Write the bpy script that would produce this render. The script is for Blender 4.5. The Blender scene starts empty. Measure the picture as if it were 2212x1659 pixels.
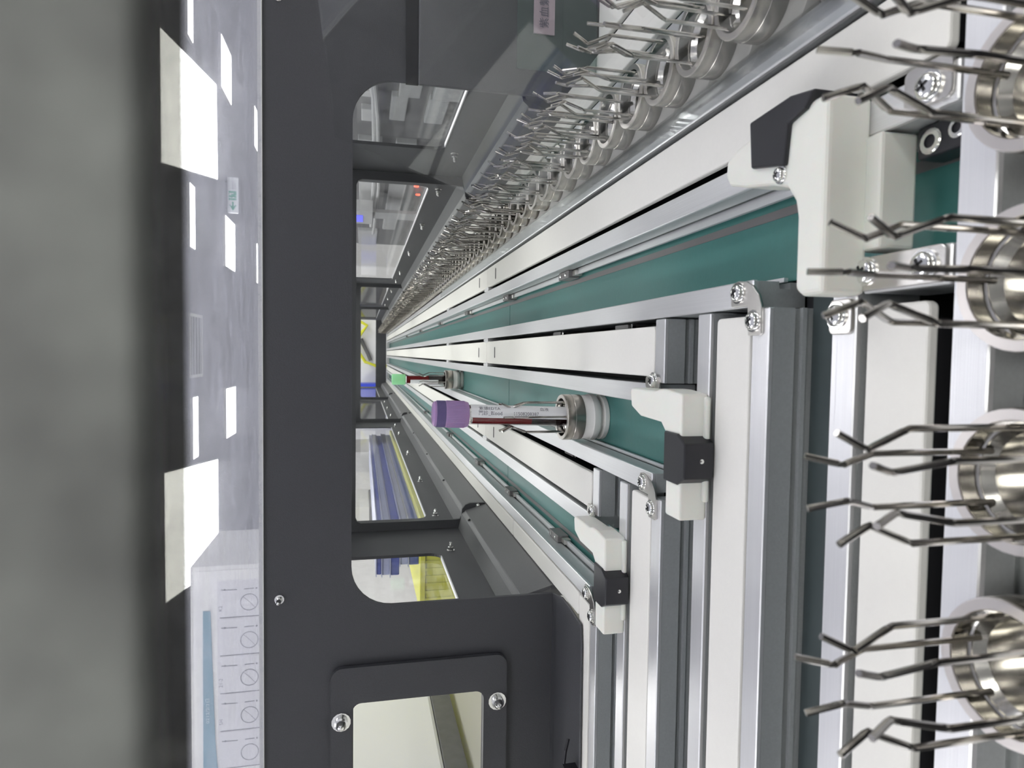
import bpy, bmesh, math, random
from mathutils import Vector, Matrix
random.seed(7)
S = bpy.context.scene
COL = S.collection
PI = math.pi
ZC = 1.05                      # height of the lens above the room floor; coordinates below are relative to the lens

# ------------------------------------------------------------------ camera
F = 1410.0
def camera():
    cd = bpy.data.cameras.new('camera'); co = bpy.data.objects.new('camera', cd); COL.objects.link(co)
    d = Vector((783-1106, -(763-829.5), -F)).normalized()         # track direction seen by the lens
    dn = Vector((6173, -21.6, -F)); dn = (dn - d*dn.dot(d)).normalized()
    up = -dn; rt = d.cross(up)
    M = Matrix((rt, d, up)).to_4x4()
    M.translation = (0, 0, ZC)
    co.matrix_world = M
    cd.sensor_fit = 'HORIZONTAL'; cd.sensor_width = 36; cd.lens = F/2212*36
    cd.clip_start = .002; cd.clip_end = 60
    cd.dof.use_dof = True; cd.dof.focus_distance = .46; cd.dof.aperture_fstop = 28
    S.camera = co
camera()

# ------------------------------------------------------------------ world and exposure
W = bpy.data.worlds.new('world'); S.world = W; W.use_nodes = True
W.node_tree.nodes['Background'].inputs[0].default_value = (.93, .96, 1, 1)
W.node_tree.nodes['Background'].inputs[1].default_value = .35
S.view_settings.view_transform = 'Standard'; S.view_settings.look = 'None'
S.view_settings.gamma = 1; S.view_settings.use_curve_mapping = False
S.view_settings.exposure = -.24
LAMP = 13.0

# ------------------------------------------------------------------ materials
def mat(name, base, rough=.5, metal=0, noise=0, nscale=80, bump=0, bscale=900, stretch=None, emit=None, spec=None, sss=0, coat=0, aniso=0):
    m = bpy.data.materials.new(name); m.use_nodes = True
    nt = m.node_tree; b = nt.nodes['Principled BSDF']; L = nt.links
    b.inputs['Base Color'].default_value = (*base, 1); b.inputs['Roughness'].default_value = rough
    b.inputs['Metallic'].default_value = metal
    if spec is not None: b.inputs['Specular IOR Level'].default_value = spec
    if sss: b.inputs['Subsurface Weight'].default_value = sss; b.inputs['Subsurface Scale'].default_value = .004
    if coat: b.inputs['Coat Weight'].default_value = coat
    if emit: b.inputs['Emission Color'].default_value = (*emit[0], 1); b.inputs['Emission Strength'].default_value = emit[1]
    tc = nt.nodes.new('ShaderNodeTexCoord'); mp = nt.nodes.new('ShaderNodeMapping')
    L.new(tc.outputs['Object'], mp.inputs[0])
    if stretch: mp.inputs['Scale'].default_value = stretch
    if noise:
        n = nt.nodes.new('ShaderNodeTexNoise'); n.inputs['Scale'].default_value = nscale; n.inputs['Detail'].default_value = 4
        L.new(mp.outputs[0], n.inputs[0])
        r = nt.nodes.new('ShaderNodeMix'); r.data_type = 'RGBA'
        r.inputs[6].default_value = (*[c*(1-noise) for c in base], 1); r.inputs[7].default_value = (*[min(1, c*(1+noise)) for c in base], 1)
        L.new(n.outputs[0], r.inputs[0]); L.new(r.outputs[2], b.inputs['Base Color'])
    if bump:
        n2 = nt.nodes.new('ShaderNodeTexNoise'); n2.inputs['Scale'].default_value = bscale; n2.inputs['Detail'].default_value = 2
        L.new(mp.outputs[0], n2.inputs[0])
        bp = nt.nodes.new('ShaderNodeBump'); bp.inputs['Strength'].default_value = bump; bp.inputs['Distance'].default_value = .0004
        L.new(n2.outputs[0], bp.inputs['Height']); L.new(bp.outputs[0], b.inputs['Normal'])
    return m

def clear(name, tint, haze, hcol, rough=.05, scratch=0, sscale=60, gloss=.06):
    m = bpy.data.materials.new(name); m.use_nodes = True
    nt = m.node_tree; L = nt.links; nt.nodes.remove(nt.nodes['Principled BSDF'])
    out = nt.nodes['Material Output']
    tr = nt.nodes.new('ShaderNodeBsdfTransparent'); tr.inputs[0].default_value = (*tint, 1)
    df = nt.nodes.new('ShaderNodeBsdfDiffuse'); df.inputs[0].default_value = (*hcol, 1)
    tl = nt.nodes.new('ShaderNodeBsdfTranslucent'); tl.inputs[0].default_value = (*hcol, 1)
    a = nt.nodes.new('ShaderNodeAddShader'); L.new(df.outputs[0], a.inputs[0]); L.new(tl.outputs[0], a.inputs[1])
    mx = nt.nodes.new('ShaderNodeMixShader'); mx.inputs[0].default_value = haze
    if scratch:
        tc = nt.nodes.new('ShaderNodeTexCoord'); mp = nt.nodes.new('ShaderNodeMapping'); mp.inputs['Rotation'].default_value = (0, 0, .25)
        mp.inputs['Scale'].default_value = (1, 1.3, 1)
        n = nt.nodes.new('ShaderNodeTexNoise'); n.inputs['Scale'].default_value = sscale; n.inputs['Detail'].default_value = 8; n.inputs['Roughness'].default_value = .8
        L.new(tc.outputs['Object'], mp.inputs[0]); L.new(mp.outputs[0], n.inputs[0])
        mr = nt.nodes.new('ShaderNodeMapRange'); mr.inputs[1].default_value = .40; mr.inputs[2].default_value = .66
        mr.inputs[3].default_value = max(0, haze-scratch); mr.inputs[4].default_value = haze+scratch
        L.new(n.outputs[0], mr.inputs[0]); L.new(mr.outputs[0], mx.inputs[0])
    L.new(tr.outputs[0], mx.inputs[1]); L.new(a.outputs[0], mx.inputs[2])
    g = nt.nodes.new('ShaderNodeBsdfGlossy'); g.inputs['Roughness'].default_value = rough
    lw = nt.nodes.new('ShaderNodeFresnel'); lw.inputs[0].default_value = 1.45
    ml = nt.nodes.new('ShaderNodeMath'); ml.operation = 'MULTIPLY'; ml.inputs[1].default_value = gloss
    L.new(lw.outputs[0], ml.inputs[0])
    m2 = nt.nodes.new('ShaderNodeMixShader'); L.new(ml.outputs[0], m2.inputs[0])
    L.new(mx.outputs[0], m2.inputs[1]); L.new(g.outputs[0], m2.inputs[2]); L.new(m2.outputs[0], out.inputs[0])
    return m

ALU_Y = mat('aluminium_brushed_lengthwise', (.80, .80, .81), .36, .68, .06, 1, .15, 1, (2600, 12, 2600))
ALU_X = mat('aluminium_brushed_crosswise', (.80, .80, .81), .36, .68, .06, 1, .15, 1, (12, 2600, 2600))
WALLM = mat('shaded_aluminium_channel', (.50, .52, .52), .40, .45, .10, 1, .15, 1, (900, 900, 900))  # plain aluminium, its dark reflections toned into the base colour
STEEL = mat('satin_steel', (.62, .60, .57), .3, 1, .08, 300)
CHROME = mat('bright_zinc', (.8, .8, .78), .16, 1)
WIRE = mat('spring_wire_steel', (.46, .44, .41), .17, 1, .1, 500)
COLLAR = mat('turned_steel', (.38, .355, .315), .24, .95, .1, 1, 0, 1, (40, 40, 2500))
RIM = mat('satin_rim', (.68, .64, .605), .30, .92)
BORE = mat('polished_bore', (.54, .525, .49), .14, 1, .1, 1, 0, 1, (60, 60, 1800))
IVORY = mat('ivory_powder_coat', (.80, .785, .735), .5, 0, .02, 500, .12, 1800)
NYLON = mat('natural_nylon', (.83, .83, .76), .42, 0, .02, 200, sss=.15)
PUCKW = mat('carrier_plastic', (.78, .76, .72), .42, 0, .03, 300)
FRAME = mat('charcoal_powder_coat', (.056, .057, .063), .46, 0, .1, 700, .35, 1500)
FRAME2 = mat('grey_powder_coat', (.125, .126, .13), .46, 0, .1, 700, .3, 1500)
COVER = mat('grey_cover_soft_glare', (.165, .17, .163), .4, 0, .9, 230)  # strong noise paints soft blurred highlights into the grey
BLACK = mat('black_plastic', (.018, .018, .022), .4, 0, .1, 400)
DARK = mat('dark_bed', (.012, .012, .014), .6)
TEAL = mat('teal_belt', (.060, .200, .182), .38, 0, .06, 250, .1, 900)
GREYB = mat('grey_belt', (.24, .235, .235), .5, 0, .06, 250)
TEALD = mat('shaded_teal_belt', (.05, .066, .068), .42, 0, .06, 250)  # teal belt with the shadow of the channel mixed into its colour
SCRAP = mat('plastic_guide', (.20, .19, .19), .4, .3)
WHITE = mat('white_paint', (.88, .88, .87), .6)
CREAM = mat('cream_laminate', (.90, .88, .83), .5)
CEIL = mat('ceiling_tile', (.50, .50, .54), .9, 0, .04, 30)
FLOORM = mat('vinyl_floor', (.55, .55, .53), .45, 0, .05, 20)
GREYM = mat('mid_grey_laminate', (.16, .16, .165), .5, 0, .2, 60)
DGREY = mat('dark_grey_laminate', (.05, .05, .055), .5, 0, .2, 60)
PALE = mat('pale_grey_metal', (.55, .56, .56), .5, 0, .05, 60)
PAPER = mat('printed_paper', (.74, .74, .77), .8)
INK = mat('grey_ink', (.10, .10, .13), .8)
INKL = mat('light_grey_ink', (.45, .45, .48), .8)
BLUEB = mat('blue_banner', (.16, .33, .43), .7)
LIGHTT = mat('pale_lettering', (.6, .7, .75), .7)
BLUE = mat('blue_plastic', (.07, .11, .48), .35, 0, .25, 40)
LAV = mat('lavender_clear_plastic', (.50, .54, .76), .3, 0, .1, 40)
YELLOW = mat('yellow_plastic', (.82, .82, .05), .45, 0, .05, 40)
PURPLE = mat('purple_cap', (.42, .27, .50), .38, 0, .05, 300, sss=.25)
PURPD = mat('dark_purple_stopper', (.13, .10, .24), .4, 0, .1, 300)
GREENC = mat('mint_green_cap', (.34, .80, .40), .4, sss=.2)
BLOOD = mat('blood_red', (.20, .012, .016), .15, coat=.6)
BLOODD = mat('settled_cells', (.012, .003, .004), .12, coat=.6)
LABELW = mat('white_label', (.86, .86, .86), .5)
SIGNW = mat('sign_face', (.8, .82, .84), .5, emit=((.9, .95, 1), .25))
SIGNG = mat('sign_green', (.10, .42, .30), .5, emit=((.15, .6, .42), .25))
REDLED = mat('red_indicator', (.8, .05, .03), .4, emit=((1, .08, .04), 6))
BLUELED = mat('blue_screen_glow', (.1, .1, .8), .4, emit=((.18, .2, 1), 1.2))
PINKL = mat('pink_grey_label', (.36, .30, .33), .7)
LIGHT = mat('lamp_diffuser', (1, 1, 1), .5, emit=((1, 1, .97), LAMP))
ACRYL = clear('scratched_acrylic', (.93, .93, .96), .14, (.76, .77, .90), .08, .13, 115, .3)
SMOKE = clear('smoked_acrylic', (.31, .31, .29), .0, (.02, .02, .02), .1, 0, 1, .1)
PANE = clear('window_acrylic', (.95, .95, .96), .03, (.7, .7, .72), .05, .03, 90, .25)
GUARD = clear('clear_guard', (.97, .98, .98), .010, (.75, .78, .78), .04, .01, 60, .12)
GUARDP = clear('clear_guard_pane', (.985, .99, .99), .004, (.75, .78, .78), .03, .004, 60, .14)
GUARDG = clear('green_tinted_guard', (.62, .68, .66), .12, (.26, .31, .31), .06, .04, 60, .3)
TUBEG = clear('tube_plastic', (.97, .97, .97), .0, (.8, .8, .8), .04, 0, 1, .5)

# ------------------------------------------------------------------ builders
ORG = {}
class MB:
    def __init__(s): s.v = []; s.f = []
    def add(s, vs, fs):
        o = len(s.v); s.v += [tuple(v) for v in vs]; s.f += [[i+o for i in f] for f in fs]; return s
    def box(s, x0, x1, y0, y1, z0, z1):
        if x0 > x1: x0, x1 = x1, x0
        if y0 > y1: y0, y1 = y1, y0
        if z0 > z1: z0, z1 = z1, z0
        return s.add([(x0,y0,z0),(x1,y0,z0),(x1,y1,z0),(x0,y1,z0),(x0,y0,z1),(x1,y0,z1),(x1,y1,z1),(x0,y1,z1)],
                     [[0,3,2,1],[4,5,6,7],[0,1,5,4],[1,2,6,5],[2,3,7,6],[3,0,4,7]])
    def extr(s, prof, fn, a, b):           # closed profile, fn(p,t) -> xyz
        n = len(prof); vs = [fn(p, a) for p in prof]+[fn(p, b) for p in prof]
        fs = [[i, (i+1) % n, n+(i+1) % n, n+i] for i in range(n)]+[list(range(n))[::-1], list(range(n, 2*n))]
        return s.add(vs, fs)
    def prism(s, poly, z0, z1): return s.extr(poly, lambda p, t: (p[0], p[1], t), z0, z1)
    def lathe(s, prof, c=(0,0,0), n=32, ax=None, cap0=False, cap1=False):
        R = Vector((0,0,1)).rotation_difference(Vector(ax)).to_matrix() if ax else Matrix.Identity(3)
        vs = []
        for r, z in prof:
            for i in range(n):
                a = 2*PI*i/n; vs.append(tuple(R @ Vector((r*math.cos(a), r*math.sin(a), z)) + Vector(c)))
        fs = []
        for k in range(len(prof)-1):
            for i in range(n):
                j = (i+1) % n; fs.append([k*n+i, k*n+j, (k+1)*n+j, (k+1)*n+i])
        if cap0: fs.append(list(range(n))[::-1])
        if cap1: o = (len(prof)-1)*n; fs.append([o+i for i in range(n)])
        return s.add(vs, fs)
    def tube(s, path, r, n=8):
        P = [Vector(p) for p in path]; vs = []; up = Vector((.31, .27, .9)).normalized()
        for i, p in enumerate(P):
            t = (P[min(i+1, len(P)-1)]-P[max(i-1, 0)]).normalized()
            u = t.cross(up)
            if u.length < .05: u = t.cross(Vector((1, 0, 0)))
            u.normalize(); w = t.cross(u)
            for k in range(n):
                a = 2*PI*k/n; vs.append(tuple(p+u*(r*math.cos(a))+w*(r*math.sin(a))))
        fs = []
        for i in range(len(P)-1):
            for k in range(n):
                j = (k+1) % n; fs.append([i*n+k, i*n+j, (i+1)*n+j, (i+1)*n+k])
        fs.append(list(range(n))[::-1]); fs.append([(len(P)-1)*n+k for k in range(n)])
        return s.add(vs, fs)

def meshobj(name, mb, m, org=(0,0,0), smooth=False, bevel=0, seg=2):
    me = bpy.data.meshes.new(name)
    me.from_pydata([(v[0]-org[0], v[1]-org[1], v[2]-org[2]) for v in mb.v], [], mb.f)
    bm = bmesh.new(); bm.from_mesh(me); bmesh.ops.recalc_face_normals(bm, faces=bm.faces); bm.to_mesh(me); bm.free()
    me.materials.append(m)
    o = bpy.data.objects.new(name, me); COL.objects.link(o)
    if smooth:
        for p in me.polygons: p.use_smooth = True
        try: me.set_sharp_from_angle(angle=math.radians(38))
        except Exception: pass
    if bevel:
        b = o.modifiers.new('bevel', 'BEVEL'); b.width = bevel; b.segments = seg; b.limit_method = 'ANGLE'; b.angle_limit = math.radians(40)
    return o
def tag(o, label=None, cat=None, group=None, kind=None):
    if label: o['label'] = label
    if cat: o['category'] = cat
    if group: o['group'] = group
    if kind: o['kind'] = kind
    return o
def thing(name, label, cat, at=(0,0,0), group=None, kind=None):
    o = bpy.data.objects.new(name, None); COL.objects.link(o); o.empty_display_size = .01
    o.location = (at[0], at[1], at[2]+ZC); ORG[o.name] = at
    return tag(o, label, cat, group, kind)
def part(name, mb, m, parent, **k):
    lab = k.pop('label', None); loc = k.pop('local', False)
    g = (0,0,0) if loc else ORG[parent.name]
    o = meshobj(name, mb, m, g, **k); o.parent = parent; ORG[o.name] = g
    if lab: o['label'] = lab
    return o
def solo(name, mb, m, label=None, cat=None, group=None, kind=None, **k):
    xs = [v[0] for v in mb.v]; ys = [v[1] for v in mb.v]; zs = [v[2] for v in mb.v]
    g = ((min(xs)+max(xs))/2, (min(ys)+max(ys))/2, min(zs))
    o = meshobj(name, mb, m, g, **k); o.location = (g[0], g[1], g[2]+ZC); ORG[o.name] = g
    return tag(o, label, cat, group, kind)
def dup(o, parent=None):
    c = o.copy(); COL.objects.link(c)
    if parent: c.parent = parent
    for ch in list(o.children): dup(ch, c)
    return c
def rrect(x0, x1, y0, y1, r, n=6, corners=(1,1,1,1)):
    pts = []
    for (cx, cy, a, q) in ((x1-r, y1-r, 0, corners[0]), (x0+r, y1-r, 90, corners[1]), (x0+r, y0+r, 180, corners[2]), (x1-r, y0+r, 270, corners[3])):
        if not q:
            pts.append((x1 if cx > (x0+x1)/2 else x0, y1 if cy > (y0+y1)/2 else y0)); continue
        for i in range(n+1):
            t = math.radians(a+90*i/n); pts.append((cx+r*math.cos(t), cy+r*math.sin(t)))
    return pts
def plate(outer, holes, th, fn):
    """flat sheet with holes; fn(u, v, w) -> xyz"""
    cu = bpy.data.curves.new('sheet', 'CURVE'); cu.dimensions = '2D'; cu.fill_mode = 'BOTH'; cu.extrude = th/2
    K = 100.0
    for pts in [outer]+holes:
        sp = cu.splines.new('POLY'); sp.points.add(len(pts)-1); sp.use_cyclic_u = True
        for p, q in zip(sp.points, pts): p.co = (q[0]*K, q[1]*K, 0, 1)
    cu.extrude = th/2*K
    ob = bpy.data.objects.new('sheet', cu); COL.objects.link(ob)
    dg = bpy.context.evaluated_depsgraph_get(); me = ob.evaluated_get(dg).to_mesh()
    mb = MB(); mb.add([fn(v.co.x/K, v.co.y/K, v.co.z/K) for v in me.vertices], [list(p.vertices) for p in me.polygons])
    ob.evaluated_get(dg).to_mesh_clear(); bpy.data.objects.remove(ob); bpy.data.curves.remove(cu)
    return mb
def words(txt, size, fn, align='LEFT', th=0):
    cu = bpy.data.curves.new('words', 'FONT'); cu.body = txt; cu.size = 1; cu.align_x = align; cu.resolution_u = 3
    ob = bpy.data.objects.new('words', cu); COL.objects.link(ob)
    dg = bpy.context.evaluated_depsgraph_get(); me = ob.evaluated_get(dg).to_mesh()
    mb = MB(); mb.add([fn(v.co.x*size, v.co.y*size) for v in me.vertices], [list(p.vertices) for p in me.polygons])
    ob.evaluated_get(dg).to_mesh_clear(); bpy.data.objects.remove(ob); bpy.data.curves.remove(cu)
    return mb

def screw(parent, c, r=.0033, ax=(0,0,1), h=.0022, recess=True, name='screw'):
    prof = [(r*1.25, 0), (r*1.25, .0005), (r, .0005), (r, h*.55), (r*.85, h*.85), (r*.55, h), (.00001, h*1.02)]
    m = MB().lathe(prof, c, 20, ax)
    s = part(name, m, CHROME, parent, smooth=True)
    if recess:
        R = Vector((0,0,1)).rotation_difference(Vector(ax)).to_matrix(); q = MB(); a = r*.5; b = r*.12
        for (dx, dy) in ((a, b), (b, a)):
            t = MB().box(-dx, dx, -dy, dy, h*.8, h*1.06)
            q.add([tuple(R @ (Matrix.Rotation(.5, 3, 'Z') @ Vector(v)) + Vector(c)) for v in t.v], t.f)
        part('cross_recess', q, DARK, s)
    return s
def acorn(parent, c, ax, r=.0045):
    prof = [(r*1.45, 0), (r*1.45, .0008), (r, .0009), (r, .0038), (r*.75, .0042), (r*.7, .0062), (r*.45, .0085), (.00001, .0092)]
    return part('acorn_nut', MB().lathe(prof, c, 14, ax), CHROME, parent, smooth=True)

# ------------------------------------------------------------------ room
RX0, RX1, RY0, RY1, RZ0, RZ1 = -5, 6, -3.2, 13.2, -ZC, 1.6
def struct(name, mb, m): return solo(name, mb, m, kind='structure')
struct('floor', MB().box(RX0, RX1, RY0, RY1, RZ0-.1, RZ0), FLOORM)
struct('ceiling', MB().box(RX0, RX1, RY0, RY1, RZ1, RZ1+.1), CEIL)
struct('wall_left', MB().box(RX0-.1, RX0, RY0, RY1, RZ0, RZ1), WHITE)
struct('wall_right', MB().box(RX1, RX1+.1, RY0, RY1, RZ0, RZ1), WHITE)
struct('wall_far', MB().box(RX0, RX1, RY1, RY1+.1, RZ0, RZ1), WHITE)
struct('wall_near', MB().box(RX0, RX1, RY0-.1, RY0, RZ0, RZ1), WHITE)

def lamp(quad, label, group):
    c = [sum(q[i] for q in quad)/4 for i in (0, 1)]
    t = thing('ceiling_light', label, 'ceiling light', (c[0], c[1], RZ1-.03), group)
    inn = [(c[0]+(q[0]-c[0])*.985, c[1]+(q[1]-c[1])*.985) for q in quad]
    part('diffuser', MB().prism(inn, RZ1-.026, RZ1-.010), LIGHT, t)
    part('light_frame', plate(quad, [inn], .03, lambda u, v, w: (u, v, RZ1-.015+w)), WHITE, t)
def sq(x, y, w=.6, l=.6): return [(x-w/2, y-l/2), (x+w/2, y-l/2), (x+w/2, y+l/2), (x-w/2, y+l/2)]
GL = 'recessed lamps of the laboratory ceiling'
lamp([(1.49, 5.76), (2.56, 5.76), (2.93, 7.86), (1.90, 7.9)], 'large white lamp panel on the ceiling right of the centre above the clear lid', GL)
lamp([(-2.08, 5.76), (-.99, 5.76), (-1.2, 7.82), (-2.42, 7.82)], 'large white lamp panel on the ceiling left of the centre above the clear lid', GL)
for x, y, lab in ((3.3, 8.4, 'small square ceiling lamp right of the large right lamp panel, near the picture edge'),
                  (1.3, 8.58, 'small square ceiling lamp directly beside the hanging exit sign'),
                  (-.74, 8.58, 'small square ceiling lamp just right of the large left lamp panel'),
                  (3.35, 10.75, 'far square ceiling lamp at the lid edge, farther back than the rightmost small lamp'),
                  (1.35, 10.9, 'far square ceiling lamp at the lid edge behind the lamp of the exit sign'),
                  (1.27, 6.76, 'narrow lamp edge showing at the smoked lid border right of the centre'),
                  (-.74, 6.82, 'lamp sliver at the smoked lid border left of the centre'),
                  (3.2, 6.74, 'lamp sliver at the smoked lid border near the right picture edge')):
    lamp(sq(x, y, .6, .2 if y < 7 else .6), lab, GL)
for x, y, s in ((-1.5, .9, (.6, 1.2)), (1.5, .9, (.6, 1.2)), (-1.5, 3.2, (.6, 1.2)), (1.5, 3.2, (.6, 1.2)), (.0, 2.1, (.6, .6)),
                (-1.5, -1.6, (.6, 1.2)), (.2, -1.6, (.6, 1.2)), (1.9, -1.6, (.6, 1.2)), (4.0, 2.0, (.6, 1.2)), (-3.6, 2.0, (.6, 1.2)), (2.9, 1.6, (.6, 1.2)), (-2.6, 1.2, (.6, 1.2))):
    lamp(sq(x, y, *s), 'added unseen lamp panel on the ceiling, extra light from above the picture', 'added unseen lamps above the picture')  # unseen lamps, added to brighten the deck and the surroundings outside the windows

v = thing('air_vent', 'pale ceiling vent with dark slats at the smoked lid border, near the middle', 'vent', (.05, 6.95, RZ1-.012))
part('vent_frame', plate(sq(.05, 6.95, .62, .5), [sq(.05, 6.95, .56, .44)], .012, lambda a, b, w: (a, b, RZ1-.006+w)), WHITE, v)
part('vent_backing', MB().box(-.23, .33, 6.73, 7.17, RZ1-.004, RZ1-.001), GREYM, v)
for k in range(4): part('slat', MB().box(-.23, .33, 6.75+k*.11, 6.82+k*.11, RZ1-.012, RZ1-.004), PALE, v)
# hanging exit sign
def exit_sign():
    Y = 8.44; kx = Y/4
    x0, x1, z0, z1 = .784*kx, .984*kx, .690*kx, .7465*kx
    t = thing('exit_sign', 'white exit sign with green running figure and arrow, hanging below the ceiling', 'exit sign', ((x0+x1)/2, Y, z0))
    part('sign_panel', MB().box(x0, x1, Y, Y+.03, z0, z1), SIGNW, t, bevel=.004)
    part('hanger', MB().box(x0+.05, x0+.06, Y+.01, Y+.02, z1, RZ1).box(x1-.06, x1-.05, Y+.01, Y+.02, z1, RZ1), PALE, t)
    w = x1-x0; h = z1-z0; yy = Y-.003
    def q(u0, u1, v0, v1): return (x0+u0*w, x0+u1*w, yy, Y+.001, z0+v0*h, z0+v1*h)
    # arrow pointing left
    ar = MB().box(*q(.14, .31, .43, .58)); cx = x0+.06*w; cz = z0+.505*h
    ar.extr([(cx, cz), (cx+.15*w, cz+.30*h), (cx+.17*w, cz+.27*h), (cx+.12*w, cz+.06*h), (cx+.12*w, cz-.06*h), (cx+.17*w, cz-.27*h), (cx+.15*w, cz-.30*h)], lambda p, t_: (p[0], t_, p[1]), yy, Y+.001)
    part('arrow', ar, SIGNG, t)
    fig = MB().box(*q(.36, .41, .18, .86)).box(*q(.56, .61, .18, .86)).box(*q(.36, .61, .84, .88))
    fig.tube([(x0+.47*w, yy, z0+.62*h), (x0+.50*w, yy, z0+.45*h), (x0+.53*w, yy, z0+.30*h), (x0+.55*w, yy, z0+.17*h)], .014, 6)
    fig.tube([(x0+.50*w, yy, z0+.45*h), (x0+.46*w, yy, z0+.32*h), (x0+.45*w, yy, z0+.18*h)], .014, 6)
    fig.tube([(x0+.43*w, yy, z0+.55*h), (x0+.47*w, yy, z0+.62*h), (x0+.53*w, yy, z0+.56*h)], .008, 6)
    fig.lathe([(.00001, -.002), (.012, -.002), (.012, .003), (.00001, .003)], (x0+.465*w, yy, z0+.73*h), 12, (0, 1, 0))
    part('running_figure', fig, SIGNG, t)
    part('lettering', words('緊急出口', h*.22, lambda a, b: (x0+.66*w+a, yy+.001, z0+.42*h+b)), INKL, t)
    part('lettering', words('EXIT', h*.20, lambda a, b: (x0+.66*w+a*1.6, yy+.001, z0+.20*h+b)), INKL, t)
exit_sign()

# white cabinet with notice sheets seen through the lid
def cabinet():
    Y = 3.0
    t = thing('storage_cabinet', 'tall white storage cabinet with notice sheets, beyond the left side of the machine', 'cabinet', (-2.2, 3.3, RZ0))
    part('cabinet_body', MB().box(-3.4, -.93, Y+.006, 3.6, RZ0, .72), WHITE, t, bevel=.004)
    part('door_panel', MB().box(-2.16, -.95, Y, Y+.006, RZ0+.1, .70), WHITE, t)
    part('door_panel', MB().box(-3.38, -2.17, Y, Y+.006, RZ0+.1, .70), WHITE, t)
    names = ['K2', '', '21-2', '5H', '']
    where = ['rightmost', 'second from the right', 'third from the right', 'fourth from the right', 'leftmost of the row']
    wd = .165
    for i in range(5):
        xr = -.995-i*.1685
        g = thing('notice_sheet', 'white sheet with a drawn dial on the cabinet, %s' % where[i], 'notice', (xr-wd/2, Y-.002, .36), 'dial sheets taped on the white cabinet')
        part('sheet', MB().box(xr-wd, xr, Y-.002, Y-.0002, .34, .61), PAPER, g)
        cx = xr-.100; cz = .480; yy = Y-.0025
        rg = MB(); pts = [(cx+.036*math.cos(a*PI/14), yy, cz+.036*math.sin(a*PI/14)) for a in range(29)]
        rg.tube(pts, .0016, 5); rg.tube([(cx-.026, yy, cz-.024), (cx+.004, yy, cz+.002), (cx+.026, yy, cz+.026)] if i < 4 else [(cx, yy, cz-.006), (cx, yy, cz-.003)], .0009, 5)
        part('dial_drawing', rg, INK, g)
        sw = MB().tube([(xr-.040, yy, .595), (xr-.041, yy, .575), (xr-.042, yy, .53)], .0018, 5).tube([(xr-.041, yy, .50), (xr-.040, yy, .46)], .0018, 5)
        sw.lathe([(.00001, -.001), (.004, -.001), (.004, .001), (.00001, .001)], (xr-.040, yy, .580), 10, (0, 1, 0)).lathe([(.00001, -.001), (.004, -.001), (.004, .001), (.00001, .001)], (xr-.040, yy, .45), 10, (0, 1, 0))
        part('swab_drawing', sw, INK, g)
        if names[i]: part('handwriting', words(names[i], .022, lambda a, b: (xr-.135+a, yy, .590+b)), INK, g)
        part('ruled_edge', MB().box(xr-wd, xr-wd+.004, yy, Y-.001, .34, .60), INK, g)
    b = thing('blue_banner', 'blue banner strip with pale lettering on the white cabinet above the dial sheets', 'banner', (-1.6, Y-.002, .637))
    part('banner_sheet', MB().prism([(-1.125, .638), (-1.123, .668), (-2.2, .672), (-2.2, .585), (-1.7, .622)], -.003, 0), BLUEB, b)
    # stand the strip upright on the cabinet front
    me = b.children[0].data
    for v in me.vertices:
        x = v.co.x+ORG[b.name][0]; z = v.co.y+ORG[b.name][1]; w = v.co.z+ORG[b.name][2]
        v.co = (x-ORG[b.name][0], Y-.001+w-ORG[b.name][1], z-ORG[b.name][2])
    part('lettering', words('0212/2/3日', .018, lambda a, c: (-1.62+a*1.4, Y-.006, .645+c)), LIGHTT, b)
cabinet()

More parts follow.
